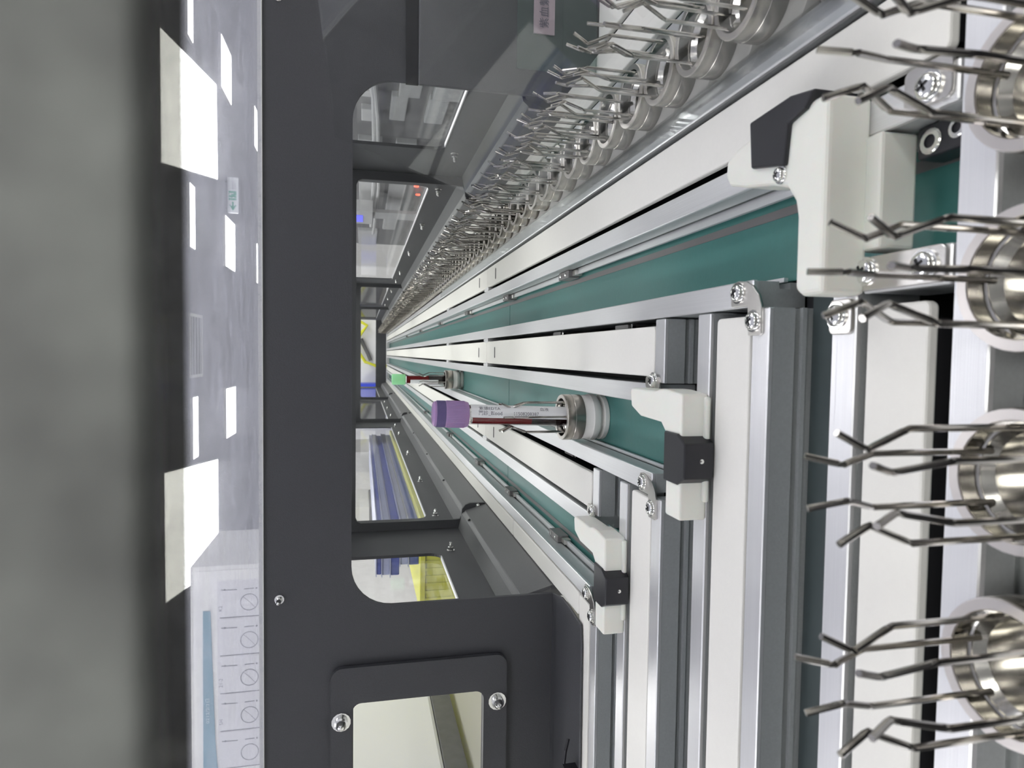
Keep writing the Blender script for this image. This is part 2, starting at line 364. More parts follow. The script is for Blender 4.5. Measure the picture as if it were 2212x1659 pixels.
# things outside the left windows
def left_side():
    bench = thing('workbench', 'cream workbench with a dark grey edge band, close outside the near left window', 'bench', (-.85, .9, RZ0))
    part('bench_front', MB().box(-1.2, -.60, .35, 1.5, RZ0, -.148), CREAM, bench)
    part('edge_band', MB().box(-1.2, -.585, .35, 1.5, -.148, -.117), GREYM, bench)
    solo('instrument_box', MB().box(-1.2, -.589, .40, 1.30, -.117, .06), WHITE, 'smooth white instrument box standing on the grey edged bench outside the near left window', 'instrument', bevel=.006)
    solo('white_cupboard', MB().box(-.95, -.40, 2.25, 2.7, RZ0, .25), WHITE, 'white cupboard standing behind the blue trays outside the left windows', 'cupboard', bevel=.005)
    st = thing('tray_shelf', 'low dark shelf carrying the blue trays along the left machine wall', 'shelf', (-.30, 1.45, RZ0))
    part('shelf_top', MB().box(-.375, -.235, .93, 2.05, -.165, -.155), GREYM, st)
    part('shelf_leg', MB().box(-.37, -.35, .95, .97, RZ0, -.165), GREYM, st); part('shelf_leg', MB().box(-.37, -.35, 2.0, 2.02, RZ0, -.165), GREYM, st)
    zz = -.082
    for i, (h, m, lab) in enumerate(((.016, BLUE, 'long blue plastic tray, lowest of the tray stack outside the left windows'),
                                     (.012, LAV, 'long pale lavender tray, second from the bottom of the tray stack'),
                                     (.014, BLUE, 'long blue plastic tray in the middle of the tray stack'),
                                     (.012, LAV, 'long pale lavender tray, second from the top of the tray stack'),
                                     (.008, BLUE, 'thin blue plastic tray on top of the tray stack'))):
        t = thing('long_tray', lab, 'tray', (-.285, 1.45, zz), 'stack of long trays')
        off = (0, .003, -.002, .002, 0)[i]
        part('tray_body', MB().box(-.326+.016*(i < 2), -.246+off, .955+.003*i, 2.0, zz, zz+h-.0015), m, t, bevel=.0015)
        part('tray_rim', MB().box(-.328+.016*(i < 2), -.244+off, .952+.003*i, 2.003, zz+h-.0015, zz+h), LAV, t)
        zz += h
    y = thing('yellow_bin', 'bright yellow plastic bin below the blue trays, seen through the first left window', 'bin', (-.30, 1.45, -.155))
    part('bin_body', MB().box(-.372, -.238, .94, 2.03, -.155, -.090), YELLOW, y, bevel=.003)
    part('bin_rim', MB().box(-.374, -.236, .936, 2.032, -.090, -.082), YELLOW, y, bevel=.001)
    rb = MB()
    for j in range(12): rb.box(-.370+j*.011, -.366+j*.011, .9385, .941, -.086-.066, -.090)
    part('bin_rib', rb, YELLOW, y)
    t = thing('analyser', 'dark grey analyser with two pale buttons beyond the second left window', 'analyser', (-.60, 2.05, RZ0))
    part('analyser_body', MB().box(-.50, -.43, 1.85, 2.1, RZ0, -.02), GREYM, t, bevel=.004)
    part('pale_panel', MB().box(-.50, -.43, 1.85, 2.1, -.02, .10), WHITE, t)
    for z in (-.065, -.05): part('button', MB().box(-.445, -.428, 1.90, 1.98, z, z+.009), PALE, t)
left_side()

def right_side():
    b = thing('service_rack', 'dark grey equipment rack with pale drawers outside the right windows', 'equipment rack', (.75, 1.6, RZ0))
    part('rack_body', MB().box(.52, 1.3, .9, 3.2, RZ0, .06), GREYM, b)
    for (y0, y1, z0, z1) in ((1.17, 1.335, -.110, -.068), (1.335, 1.47, -.088, -.055), (1.15, 1.335, -.19, -.135), (1.335, 1.47, -.17, -.130), (1.325, 1.352, -.028, .004), (1.42, 1.49, -.028, .004), (1.62, 2.35, -.045, .012), (1.62, 2.75, -.128, -.078), (2.8, 3.15, -.06, .02)):
        part('drawer_front', MB().box(.508, .522, y0, y1, z0, z1), PALE, b, bevel=.002)
    part('cable_bundle', MB().tube([(.50, .92, .02), (.49, 1.3, -.02), (.495, 1.8, -.03), (.49, 2.6, -.03)], .006, 8).tube([(.50, .92, .0), (.485, 1.4, -.03), (.49, 2.0, -.045), (.48, 2.7, -.04)], .005, 8), PALE, b)
    for z in (-.095, -.108):
        part('indicator_light', MB().lathe([(.007, 0), (.007, .003), (.00001, .004)], (.507, 2.05-(z+.1)*8, z-.062), 10, (-1, 0, 0)), REDLED, b)
    s = thing('screen', 'small glowing blue screen beyond the second right window', 'screen', (.62, 2.45, -.02))
    part('screen_case', MB().box(.44, .475, 2.1, 2.3, -.03, .03).box(.45, .46, 2.15, 2.25, RZ0, -.03), PALE, s); part('screen_face', MB().box(.4375, .441, 2.16, 2.26, .0, .024), BLUELED, s)
right_side()

# ------------------------------------------------------------------ machine body
BED = -.178
base = thing('base_cabinet', 'dark machine base cabinet under the conveyor deck', 'machine', (-.05, 2.1, RZ0))
part('cabinet_shell', MB().box(-.44, .34, -.08, .47, RZ0, BED-.004).box(-.215, .215, .47, 4.25, RZ0, BED-.004), FRAME2, base)
part('drip_tray', MB().box(-.46, .36, -.08, .47, BED-.004, BED).box(-.216, .216, .47, 4.25, BED-.004, BED), DARK, base)
ff = thing('added_dark_panel', 'unseen dark panel added below the viewer to darken reflections in the metal', 'panel', (-.05, -.09, RZ0))  # added out of view, gives the rail faces something dark to reflect
part('panel_sheet', MB().box(-.46, .36, -.094, -.090, RZ0, -.030), FRAME, ff, bevel=.001)
part('panel_lip', MB().box(-.46, .36, -.112, -.090, -.030, -.026), FRAME, ff, bevel=.001)

RT, BELT = -.140, -.157
FAR = 3.98
LEDGE = True
CAP = [(-.0100, -.1400), (0, -.1400), (0, -.1422), (-.0100, -.1422)]
def prof(led):
    a = [(-.0098, -.1422), (-.0003, -.1422), (-.0003, -.1508), (-.003, -.1510), (-.003, -.1555)]
    a += [(-.0005, -.1555), (-.0005, -.162), (-.0098, -.162)]
    return a
def rail(parent, axis, sgn, pos, a, b, led):
    fn = (lambda p, t: (pos+sgn*p[0], t, p[1])) if axis == 'Y' else (lambda p, t: (t, pos+sgn*p[0], p[1]))
    r = part('guide_rail', MB().extr(CAP, fn, a, b), ALU_Y if axis == 'Y' else ALU_X, parent, bevel=.0004, seg=1)
    part('channel_wall', MB().extr(prof(led), fn, a, b), WALLM, r)
    if led and axis == 'Y':
        part('guide_strip', MB().extr([(-.0004, -.1528), (.0036, -.1528), (.0036, -.1545), (-.0004, -.1545)], fn, a, b), ALU_Y if axis == 'Y' else ALU_X, r)
        part('wear_strip', MB().extr([(.0056, -.1572), (.0090, -.1572), (.0090, -.1600), (.0056, -.1600)], fn, a, b), SCRAP, r)
    else: part('guide_strip', MB().extr([(-.0004, -.1528), (.0012, -.1528), (.0012, -.1545), (-.0004, -.1545)], fn, a, b), ALU_Y if axis == 'Y' else WALLM, r)
    return r
def lane(label, axis, lo, hi, segs_lo, segs_hi, belt, led, m, group, feet=()):
    c = (lo+hi)/2; mid = (belt[0]+belt[1])/2
    t = thing('conveyor_lane', label, 'conveyor', (c, mid, BED) if axis == 'Y' else (mid, c, BED), group)
    for a, b in segs_lo: rail(t, axis, 1, lo, a, b, led[0])
    for a, b in segs_hi: rail(t, axis, -1, hi, a, b, led[1])
    cuts = [belt[0]]+[s for s in ((.70, 1.95, 3.1) if axis == 'Y' else ()) if belt[0] < s < belt[1]]+[belt[1]]
    for i in range(len(cuts)-1):
        a, b = cuts[i]+(.0014 if i else 0), cuts[i+1]
        bb = MB()
        e = .0004
        if axis == 'Y': bb.box(lo+e, hi-e, a, b, -.1600, BELT-.0005)
        else: bb.box(a, b, lo+e, hi-e, -.1600, BELT-.0005)
        part('belt', bb, m, t)
    n = 3 if axis == 'Y' else 2
    for i in range(n):
        q = belt[0]+.01+(belt[1]-belt[0]-.02)*i/(n-1)
        for o in (lo-.006, hi+.006):
            part('bearer', MB().box(o-.003, o+.003, q-.008, q+.008, BED, -.162) if axis == 'Y' else MB().box(q-.008, q+.008, o-.003, o+.003, BED, -.162), DARK, t)
    return t
GY, GX = 'conveyor lanes running away from the viewer', 'cross conveyor lanes'
l1 = lane('empty teal belt lane running away right of the centre, below the near white gate', 'Y', .029, .0633, [(.2157, FAR), (.1325, .1612)], [(.1325, FAR)], (.1223, FAR), (0, 1), TEAL, GY)
l2 = lane('teal belt lane carrying the purple capped and green capped tubes', 'Y', -.0575, -.0233, [(.2972, FAR)], [(.2972, FAR)], (.2880, FAR), (0, 0), TEAL, GY)
l3 = lane('narrow looking teal belt lane at the left, beside the dark machine wall', 'Y', -.1446, -.109, [(.384, FAR)], [(.384, FAR)], (.3718, FAR), (1, 0), TEAL, GY)
l4 = lane('covered lane at the right filled with wire fingered tube carriers', 'Y', .1123, .1455, [(.1325, FAR)], [(.1325, FAR)], (.1325, FAR), (0, 0), TEALD, GY)
ld = lane('farthest cross lane at the left, behind the small far white gate', 'X', .338, .371, [(-.45, -.0690)], [(-.45, -.1565), (-.0975, -.0690)], (-.45, -.0690), (0, 1), TEALD, GX)
lc = lane('cross lane turning left at the gate with the round black cap in the middle', 'X', .2554, .2869, [(-.45, .0183)], [(-.45, -.0690), (-.0125, .0183)], (-.45, .0183), (0, 1), TEALD, GX)
lb = lane('cross lane just behind the row of near tube carriers, empty grey green channel', 'X', .1735, .2054, [(-.45, .0285)], [(-.45, .0183)], (-.45, .0285), (0, 1), TEALD, GX)
la = lane('nearest cross lane carrying the four blurred tube carriers', 'X', .0885, .1217, [(-.45, .15)], [(-.45, .1560)], (-.45, .1560), (0, 0), GREYB, GX)

# ivory cover panels between the lanes
GP = 'ivory cover panels between the conveyor lanes'
def panel(x0, x1, y0, y1, label, slots=(), r=.002):
    t = thing('cover_panel', label, 'cover panel', ((x0+x1)/2, (y0+y1)/2, BED), GP)
    m = MB().prism(rrect(x0, x1, y0, y1, r), -.1442, -.1408)
    part('panel_top', m, IVORY, t, bevel=.0008)
    f = MB(); dx = min(.004, (x1-x0)/4); dy = min(.004, (y1-y0)/4)
    f.box(x0+dx, x1-dx, y0+dy, y1-dy, BED, -.1442)
    part('panel_support', f, DARK, t)
    for sy in slots:
        part('slot', MB().prism(rrect((x0+x1)/2-.006, (x0+x1)/2+.006, sy-.0016, sy+.0016, .0015), -.1409, -.1405), DARK, t)
    return t
J = .748
strips = ((-.0097, .0153, .2995, 'between the two middle teal lanes'), (-.0962, -.0732, .386, 'between the left and middle lanes'), (.0775, .0997, .1365, 'beside the covered carrier row'))
for x0, x1, y0, w in strips:
    panel(x0, x1, y0, J, 'near piece of the long ivory cover strip '+w, (.70,))
    panel(x0, x1, J+.0012, 1.95, 'middle piece of the long ivory cover strip '+w, (.80,))
    panel(x0, x1, 1.9512, FAR, 'far piece of the long ivory cover strip '+w)
panel(-.1724, -.157, .4066, .60, 'short ivory edge strip beside the dark left wall, next to the far white gate')
panel(-.1724, -.157, .6012, FAR, 'long ivory edge strip running along the foot of the dark left wall')
panel(-.45, -.1578, .3858, .4054, 'ivory cross strip at the foot of the nearest dark end frame')
panel(-.45, -.0708, .2995, .3235, 'ivory cross strip between the two farther cross lanes at the left')
panel(-.45, .0158, .2180, .2416, 'ivory cross strip in front of the gate with the round black cap')
panel(-.45, .0155, .1392, .1602, 'nearest ivory cross strip, right behind the blurred near carriers')
panel(.160, .186, .14, FAR, 'ivory edge strip at the right of the covered carrier row')
# clips at the panel joints
def clip(x, y, label):
    solo('joint_clip', MB().box(x-.0016, x+.0016, y-.012, y+.012, BED, -.1395).box(x-.003, x+.003, y-.006, y+.006, -.150, -.1402), ALU_Y, label, 'clip', 'small joint clips beside the cover strips', bevel=.0003)
for x, w in ((-.0115, 'left of the middle cover strip'), (.0170, 'right of the middle cover strip'), (.0753, 'left of the cover strip at the carrier row'), (-.0715, 'right of the left cover strip'), (-.0973, 'left of the left cover strip')):
    clip(x, J, 'metal clip in the gap %s, nearest joint' % w)
for x, w in ((.0170, 'right of the middle cover strip'), (.0753, 'left of the cover strip at the carrier row'), (-.0115, 'left of the middle cover strip')):
    clip(x, 1.1, 'metal clip in the gap %s, second joint' % w)
def peg(x, y, label):
    t = thing('gap_pin', label, 'pin', (x, y, BED), 'round pins in the dark gaps')
    part('pin_body', MB().lathe([(.0013, 0), (.0013, .028)], (x, y, BED), 12), STEEL, t)
    part('pin_head', MB().lathe([(.0008, 0), (.0014, 0), (.0016, .0022), (.001, .0024), (.0007, .001), (.00001, .001)], (x, y, BED+.028), 14), CHROME, t, smooth=True)
    part('mount_block', MB().box(x-.0012, x+.0012, y+.003, y+.022, BED, -.147), SCRAP, t)
peg(.0171, .345, 'round pin with a hollow head in the dark gap right of the middle cover strip')
peg(.0171, .475, 'small bright pin farther back in the gap right of the middle cover strip')
peg(-.0708, .44, 'bright pin and grey block in the gap right of the left cover strip')
peg(-.1560, .66, 'small bright pin in the gap beside the left edge strip')

# sensor brackets along the lanes
def sensor(x, y, sg, label):
    t = thing('lane_sensor', label, 'sensor', (x, y, BELT), 'lane sensors on the channel walls')
    part('sensor_body', MB().box(x, x+sg*.0055, y-.012, y+.012, -.1565, -.1475), SCRAP, t, bevel=.0006)
    part('sensor_tab', MB().box(x+sg*.0005, x+sg*.0045, y-.020, y-.012, -.1560, -.1505), STEEL, t, bevel=.0004)
    part('rivet', MB().lathe([(.0014, 0), (.0014, .0006), (.00001, .001)], (x+sg*.003, y-.006, -.1475), 12), CHROME, t, smooth=True)
    part('rivet', MB().lathe([(.0014, 0), (.0014, .0006), (.00001, .001)], (x+sg*.003, y+.006, -.1475), 12), CHROME, t, smooth=True)
for y, w in ((.475, 'nearest one'), (.68, 'at the first belt joint'), (.95, 'third one back'), (1.3, 'fourth one back'), (1.75, 'fifth one back'), (2.3, 'sixth one back')):
    sensor(.0633, y, -1, 'grey sensor on the right wall of the right teal lane, '+w)
for y, w in ((.49, 'nearest one'), (.66, 'at the first belt joint'), (.85, 'third one back'), (1.15, 'fourth one back'), (1.6, 'fifth one back')):
    sensor(-.1446, y, 1, 'grey sensor on the left wall of the left teal lane, '+w)
t = thing('lane_sensor', 'black and chrome sensor block right beside the large near white gate', 'sensor', (.060, .142, BELT), 'lane sensors on the channel walls')
part('sensor_body', MB().box(.0545, .0632, .1355, .152, -.1565, -.1475), BLACK, t, bevel=.0008)
part('lens_ring', MB().lathe([(.0018, .0003), (.0030, .0003), (.0030, 0), (.0034, 0)], (.0585, .1475, -.1473), 16), CHROME, t, smooth=True)
part('lens_ring', MB().lathe([(.0014, .0003), (.0022, .0003), (.0022, 0), (.0026, 0)], (.0595, .1395, -.1473), 16), CHROME, t, smooth=True)

# corner brackets with screws
GB = 'steel corner brackets joining the guide rails'
def corner(x, y, label):
    pl = [(-.0048, .0050), (.0015, .0056), (.0040, .0040), (.0046, .0005), (.0040, -.0045), (.0020, -.0090), (-.0015, -.0128), (-.0060, -.0148), (-.0155, -.0150), (-.0162, -.0138), (-.0162, -.0068), (-.0052, -.0060), (-.0052, .0040)]
    t = thing('corner_bracket', label, 'bracket', (x, y, RT), GB)
    part('bracket_plate', MB().prism([(x+a, y+b) for a, b in pl], RT, RT+.0012), STEEL, t, bevel=.0003)
    screw(t, (x, y, RT+.0012)); screw(t, (x-.011, y-.0102, RT+.0012))
corner(.0246, .2232, 'curved steel bracket with two screws at the near end of the right lane rail')
corner(-.0632, .3050, 'curved steel bracket with two screws beside the gate with the round black cap')
corner(-.1497, .3862, 'curved steel bracket with two screws beside the farthest white gate')
def tab(x0, x1, y0, y1, screws, label):
    t = thing('corner_bracket', label, 'bracket', ((x0+x1)/2, (y0+y1)/2, RT), GB)
    part('bracket_plate', MB().prism(rrect(x0, x1, y0, y1, .002), RT, RT+.0012), STEEL, t, bevel=.0003)
    for s in screws: screw(t, (s[0], s[1], RT+.0012))
tab(-.0155, -.0095, .2895, .3050, [(-.0115, .2955)], 'small steel tab with one screw at the near end of the middle cover strip')
tab(-.0990, -.0925, .3745, .3880, [(-.0955, .3775)], 'small steel tab with one screw next to the arm of the farthest gate')
tab(.0195, .0290, .1330, .1660, [(.0250, .1590), (.0243, .1392)], 'steel plate with two screws on the short rail below the near white gate')
tab(.0075, .0180, .1640, .1735, [(.0132, .1700)], 'steel tab with one screw left of the near white gate')
tab(.0645, .0755, .1335, .1480, [(.0690, .1400)], 'steel end plate with one large screw right of the near white gate')

# white gates (diverters)
GG = 'white plastic gates with black caps'
def gate_plan(xr, yb, sg):
    pl = [(0, -.0132), (.0527, -.0132), (.0527, 0), (.0185, 0), (.0135, .0060), (.0128, .0280), (.0090, .0385), (.0015, .0400), (0, .0385), (0, .012), (-.0012, .007), (-.0012, 0)]
    return [(xr-sg*a, yb+b) for a, b in pl]
def gate(xr, yb, label):
    t = thing('lane_gate', label, 'gate', (xr-.026, yb-.006, RT), GG)
    part('gate_body', MB().prism(gate_plan(xr, yb, 1), RT, -.1278), NYLON, t, bevel=.0016, seg=3)
    cx0, cx1 = xr-.0378, xr-.0165
    part('front_lip', MB().box(xr-.045, xr-.001, yb-.0152, yb-.0125, RT-.0002, -.1375), NYLON, t, bevel=.001)
    poly = [(cx0, yb+.0006), (cx1, yb+.0006), (cx1, yb-.0115), (cx1-.0035, yb-.0182), (cx0+.0035, yb-.0182), (cx0, yb-.0115)]
    part('black_cap', MB().prism(poly, RT-.0003, -.1268), BLACK, t, bevel=.0007)
    part('rivet', MB().lathe([(.0010, 0), (.0010, .0004), (.00001, .0007)], ((cx0+cx1)/2, yb-.0182, -.1345), 12, (0, -1, 0)), CHROME, t, smooth=True)
gate(-.0150, .2580, 'white gate with a black cap and rivet, in the middle beside the purple capped tube')
gate(-.0985, .3410, 'smallest looking white gate with a black cap, at the far left cross lane')
def near_gate():
    t = thing('lane_gate', 'large near white gate across the right teal lane with a black hooked cap', 'gate', (.045, .166, RT), GG)
    pl = [(.0185, .1600), (.0185, .1690), (.0205, .1722), (.0420, .1722), (.0470, .1735), (.0520, .1775), (.0545, .1850), (.0575, .2000), (.0605, .2100), (.0640, .2125), (.0695, .2120), (.0720, .2060), (.0745, .1900), (.0745, .1610), (.0730, .1600)]
    part('gate_body', MB().prism(pl, RT, -.1255), NYLON, t, bevel=.0016, seg=3)
    part('lower_block', MB().box(.0310, .0630, .1545, .1640, -.1505, -.1385), NYLON, t, bevel=.001)
    part('black_cap', MB().prism([(.0622, .1945), (.0585, .1770), (.0705, .1755), (.0722, .1680), (.0765, .1640), (.0785, .1750), (.0775, .1960)], -.1390, -.1240), BLACK, t, bevel=.0007)
    screw(t, (.0545+.002, .1800, -.1255), .0022)
near_gate()

# ------------------------------------------------------------------ tube carriers
def spring(a, r0=.0111, base=.0228, n=8, hgt=.0, jit=0):
    pts = []
    for r, z in ((r0, base), (r0, .040), (r0, .0535), (r0-.0006, .0552), (.0078+jit, .0618), (.0072+jit, .0630), (.0076+jit, .0642), (.0105+jit, .0700)):
        pts.append((r*math.cos(a), r*math.sin(a), z+hgt*(z > .05)))
    return MB().tube(pts, .00072, n)
PW = [(.0001, 0), (.0146, 0), (.0150, .0004), (.0150, .0030), (.0146, .0034), (.0122, .0038), (.0122, .0058), (.0150, .0062), (.0154, .0068), (.0154, .0105), (.0148, .0112), (.0145, .0168), (.0106, .0169)]
PC = [(.0145, .0164), (.0150, .0167), (.0151, .0230), (.0149, .0232), (.0149, .0236), (.0151, .0238), (.0151, .0282), (.0150, .0284)]
PR = [(.0150, .0284), (.0148, .0290), (.0126, .0290), (.0124, .0286)]
PB = [(.0124, .0287), (.0124, .0242), (.0118, .0240), (.0118, .0236), (.0122, .0234), (.0104, .0212), (.0104, .0110), (.0001, .0110)]
def carrier_proto(nw=8, nl=36):
    t = thing('tube_carrier', '', 'tube carrier', (0, 0, 0))
    part('carrier_base', MB().lathe(PW, n=nl), PUCKW, t, local=True, smooth=True)
    part('collar', MB().lathe(PC, n=nl), COLLAR, t, local=True, smooth=True)
    part('rim', MB().lathe(PR, n=nl), RIM, t, local=True, smooth=True)
    part('bore_sleeve', MB().lathe(PB, n=nl), BORE, t, local=True, smooth=True)
    for k in range(6): part('spring_wire', spring(k*PI/3, n=nw, jit=.0004*math.sin(k*2.1)), WIRE, t, local=True, smooth=True)
    return t
proto = carrier_proto()
used = [False]
def place(x, y, rot, label, group, src=None):
    if src is None:
        if not used[0]: o = proto; used[0] = True
        else: o = dup(proto)
    else: o = src if not src.get('_u') else dup(src)
    o.location = (x, y, BELT-.0005+ZC); o.rotation_euler = (0, 0, rot)
    o['label'] = label
    if group: o['group'] = group
    return o
GN = 'blurred empty tube carriers on the nearest cross lane'
for x, r, w in ((.0573, .15, 'rightmost at the picture edge'), (.0169, .45, 'second from the right'), (-.0243, .08, 'second from the left'), (-.0640, .30, 'leftmost of the four')):
    place(x, .1053, r, 'blurred empty tube carrier in the near row, '+w, GN)
place(-.0405, .4135, .62, 'steel collared carrier holding the purple capped tube', 'carriers holding capped tubes')
place(-.0405, 1.045, .2, 'carrier far down the middle lane holding the green capped tube', 'carriers holding capped tubes')
ORD = ['nearest', 'second', 'third', 'fourth', 'fifth', 'sixth', 'seventh', 'eighth', 'ninth', 'tenth', 'eleventh', 'twelfth', 'thirteenth', 'fourteenth', 'fifteenth', 'sixteenth', 'seventeenth', 'eighteenth', 'nineteenth', 'twentieth']
GR = 'empty tube carriers queued in the covered right lane'
y = .150
for i in range(34):
    lab = ('empty wire fingered tube carrier in the covered right lane, %s counted from the viewer' % ORD[i]) if i < 20 else 'tiny empty tube carrier in the distant half of the covered right lane queue'
    place(.1289, y, random.uniform(0, 1.04), lab, GR if i < 20 else 'distant tube carriers of the covered right lane')
    y += .0318
# distant ones: one joined mesh each, too small to show parts
far_mb = MB().lathe(PW, n=14).lathe(PC, n=14).lathe(PR, n=14).lathe(PB, n=10)
for k in range(6): q = spring(k*PI/3, n=4); far_mb.add(q.v, q.f)
fo = meshobj('tube_carrier', far_mb, COLLAR, (0, 0, 0)); first = True
while y < 3.92:
    o = fo if first else fo.copy()
    if not first: COL.objects.link(o)
    first = False
    o.location = (.1289, y, BELT-.0005+ZC); o.rotation_euler = (0, 0, random.uniform(0, 1.04))
    tag(o, 'tiny empty tube carrier in the distant half of the covered right lane queue', 'tube carrier', 'distant tube carriers of the covered right lane')
    y += .0318

# ------------------------------------------------------------------ capped blood tubes
def blood_tube(x, y, label, capmat, arc, purple, lean=0):
    zb = BELT+.0200; zt = -.0665
    t = thing('blood_tube', label, 'blood tube', (x, y, zb))
    t.rotation_euler = (0, lean, 0)
    r = .0064
    part('tube_wall', MB().lathe([(.0001, zb), (r*.6, zb+.0008), (r, zb+.004), (r, zt)], (x, y, 0), 32), TUBEG, t, smooth=True)
    mid = -.1075 if purple else -.103
    part('blood', MB().lathe([(.0001, mid), (r-.0006, mid), (r-.0006, zt-.002), (.0001, zt-.002)], (x, y, 0), 28), BLOOD, t, smooth=True)
    part('settled_cells', MB().lathe([(.0001, zb+.001), (r*.6, zb+.002), (r-.0006, zb+.005), (r-.0006, mid), (.0001, mid)], (x, y, 0), 28), BLOODD, t, smooth=True)
    if purple:
        cp = [(.0001, zt+.0002), (.0060, zt), (.0078, zt+.0006), (.0084, zt+.0025), (.0085, zt+.0150), (.0083, zt+.0155), (.0083, zt+.0195), (.0079, zt+.0222), (.0066, zt+.0232), (.0001, zt+.0232)]
        part('cap', MB().lathe(cp, (x, y, 0), 40), capmat, t, smooth=True)
        part('stopper_band', MB().lathe([(.0083, zt+.0152), (.00855, zt+.0154), (.00855, zt+.0208), (.0080, zt+.0210)], (x, y, 0), 40), PURPD, t, smooth=True, label='dark purple band of the cap')
        rb = MB()
        for i in range(40):
            a = 2*PI*i/40; cxx, cyy = x+.0085*math.cos(a), y+.0085*math.sin(a)
            rb.tube([(cxx, cyy, zt+.003), (cxx, cyy, zt+.0145)], .00022, 4)
        part('cap_ribs', rb, capmat, t)
    else:
        part('cap', MB().lathe([(.0001, zt), (.0075, zt), (.0085, zt+.001), (.0085, zt+.0200), (.0078, zt+.0212), (.0001, zt+.0212)], (x, y, 0), 32), capmat, t, smooth=True)
    rl = r+.00012; a0, a1 = arc; z0, z1 = (-.1500, -.0672) if purple else (-.118, -.074)
    lb = MB(); n = 18; vs = []; fs = []
    for i in range(n+1):
        a = a0+(a1-a0)*i/n
        vs += [(x+rl*math.cos(a), y+rl*math.sin(a), z1), (x+rl*math.cos(a), y+rl*math.sin(a), max(z0, zb+.005))]
    for i in range(n): fs.append([2*i, 2*i+1, 2*i+3, 2*i+2])
    lb.add(vs, fs); L = part('label', lb, LABELW, t, smooth=True)
    rt_ = rl+.00008
    def wrap(txt, size, s0, ang):       # text runs down the tube, its top towards the right
        return words(txt, size, lambda u, v: (x+rt_*math.cos(ang+v/r), y+rt_*math.sin(ang+v/r), s0-u))
    if purple:
        c = -PI/2
        for txt, size, s0, ang in (('紫頭EDTA', .0031, -.0722, c+.62), ('門診_Blood', .0032, -.0718, c+.10), ('11508208387', .0031, -.0945, c+.10), ('血液', .0030, -.1125, c+.66)):
            part('printed_text', wrap(txt, size, s0, ang), INK, L)
    else:
        part('printed_text', wrap('|||||||||||', .003, -.082, (a0+a1)/2), INK, L)
blood_tube(-.0405, .4135, 'blood tube with a purple cap and white printed label, standing in a steel collared carrier', PURPLE, (-PI/2-.20, -PI/2+1.75), True, .03)
blood_tube(-.0405, 1.045, 'blood tube with a mint green cap, farther down the middle lane', GREENC, (-PI/2-1.6, -PI/2-.05), False)

# ------------------------------------------------------------------ dark housing
YP = .4624                       # first end frame
GF = 'dark end frames across the conveyor'
XZ = lambda Y: (lambda u, v, w: (u, Y+w, v))
def end_frame():
    t = thing('end_frame', 'nearest dark end frame with rounded opening, windowed plate and top beam', 'machine frame', (0, YP, BED), GF)
    hole_l, hole_r, top = -.1772, .186, .007
    inner = [(hole_l, -.1395), (hole_l, top-.028)]+[(hole_l+.028-.028*math.cos(a), top-.028+.028*math.sin(a)) for a in [i*PI/16 for i in range(1, 9)]]
    inner += [(hole_r-.028+.028*math.sin(a), top-.028+.028*math.cos(a)) for a in [i*PI/16 for i in range(0, 9)]]+[(hole_r, -.1395)]
    outer = [(-.44, -.1395)]+inner+[(.40, -.1395), (.40, .0655), (-.44, .0655)]
    holes = [rrect(-.40, -.2425, -.0865, .0055, .008)]
    part('frame_plate', plate(outer[:], holes, .003, XZ(YP)), FRAME, t)
    pl = plate(rrect(-.42, -.2175, -.1035, .0205, .008), [rrect(-.40, -.2430, -.0865, .0060, .006)], .004, XZ(YP-.0055))
    part('window_plate', pl, FRAME, t)
    part('window_rim', plate(rrect(-.402, -.2415, -.0885, .0072, .006), [rrect(-.40, -.2430, -.0865, .0060, .006)], .0035, XZ(YP-.0018)), FRAME, t)
    for c in ((-.2548, .0135), (-.2515, -.0965)): acorn(t, (c[0], YP-.0075, c[1]), (0, -1, 0))
    # foot flange folded towards the viewer
    part('foot_flange', MB().prism([(-.44, YP), (-.1772, YP), (-.1716, .4380), (-.1722, .4200), (-.1745, .3965), (-.1890, .3945), (-.44, .3920)], -.1404, -.1388), FRAME, t, bevel=.0006)
    part('fold_seam', MB().box(-.44, -.1790, YP-.0105, YP-.0098, -.1393, -.1388), BLACK, t)
    # top beam, thicker, and lid stop
    part('top_beam', MB().box(-.44, .40, YP+.0018, YP+.030, .0075, .064), FRAME, t, bevel=.002)
    for x in (-.168, .232): acorn(t, (x, YP-.0015, .0545), (0, -1, 0), .0022)
    hk = MB().box(-.2930, -.2700, .3960, .4020, -.1395, -.1300).tube([(-.270, .402, -.131), (-.263, .404, -.1325), (-.258, .409, -.136)], .0012, 6)
    part('wire_clip', hk, BLACK, t)
    part('dark_groove', MB().box(.1840, .40, YP-.0042, YP-.0018, -.0366, -.0282), DARK, t)
    # right liner sheet, a bit lighter
    part('liner_sheet', MB().box(.1836, .40, YP-.0060, YP-.0030, -.1390, -.0366), FRAME2, t, bevel=.0008)
end_frame()
def mid_frame(Y, label):
    t = thing('end_frame', label, 'machine frame', (0, Y, BED), GF)
    def half(s):
        return [(s*.1715, -.1395), (s*.1715, -.122), (s*.1735, -.1165), (s*.178, -.113), (s*.186, -.112), (s*.1895, -.110), (s*.190, -.106), (s*.190, .001), (s*.188, .005), (s*.184, .007)]
    pts = [(-.1995, -.1395)]+half(-1)+half(1)[::-1]+[(.1995, -.1395), (.1995, .0655), (-.1995, .0655)]
    part('frame_plate', plate(pts, [], .004, XZ(Y)), FRAME, t)
    part('top_beam', MB().box(-.1995, .1995, Y+.0025, Y+.020, .0075, .064), FRAME, t)
    for x in (-.1745, .1745): screw(t, (x, Y-.002, -.131), .0020, (0, -1, 0), .003, False)
mid_frame(.742, 'second dark end frame, just beyond the first pair of side windows')
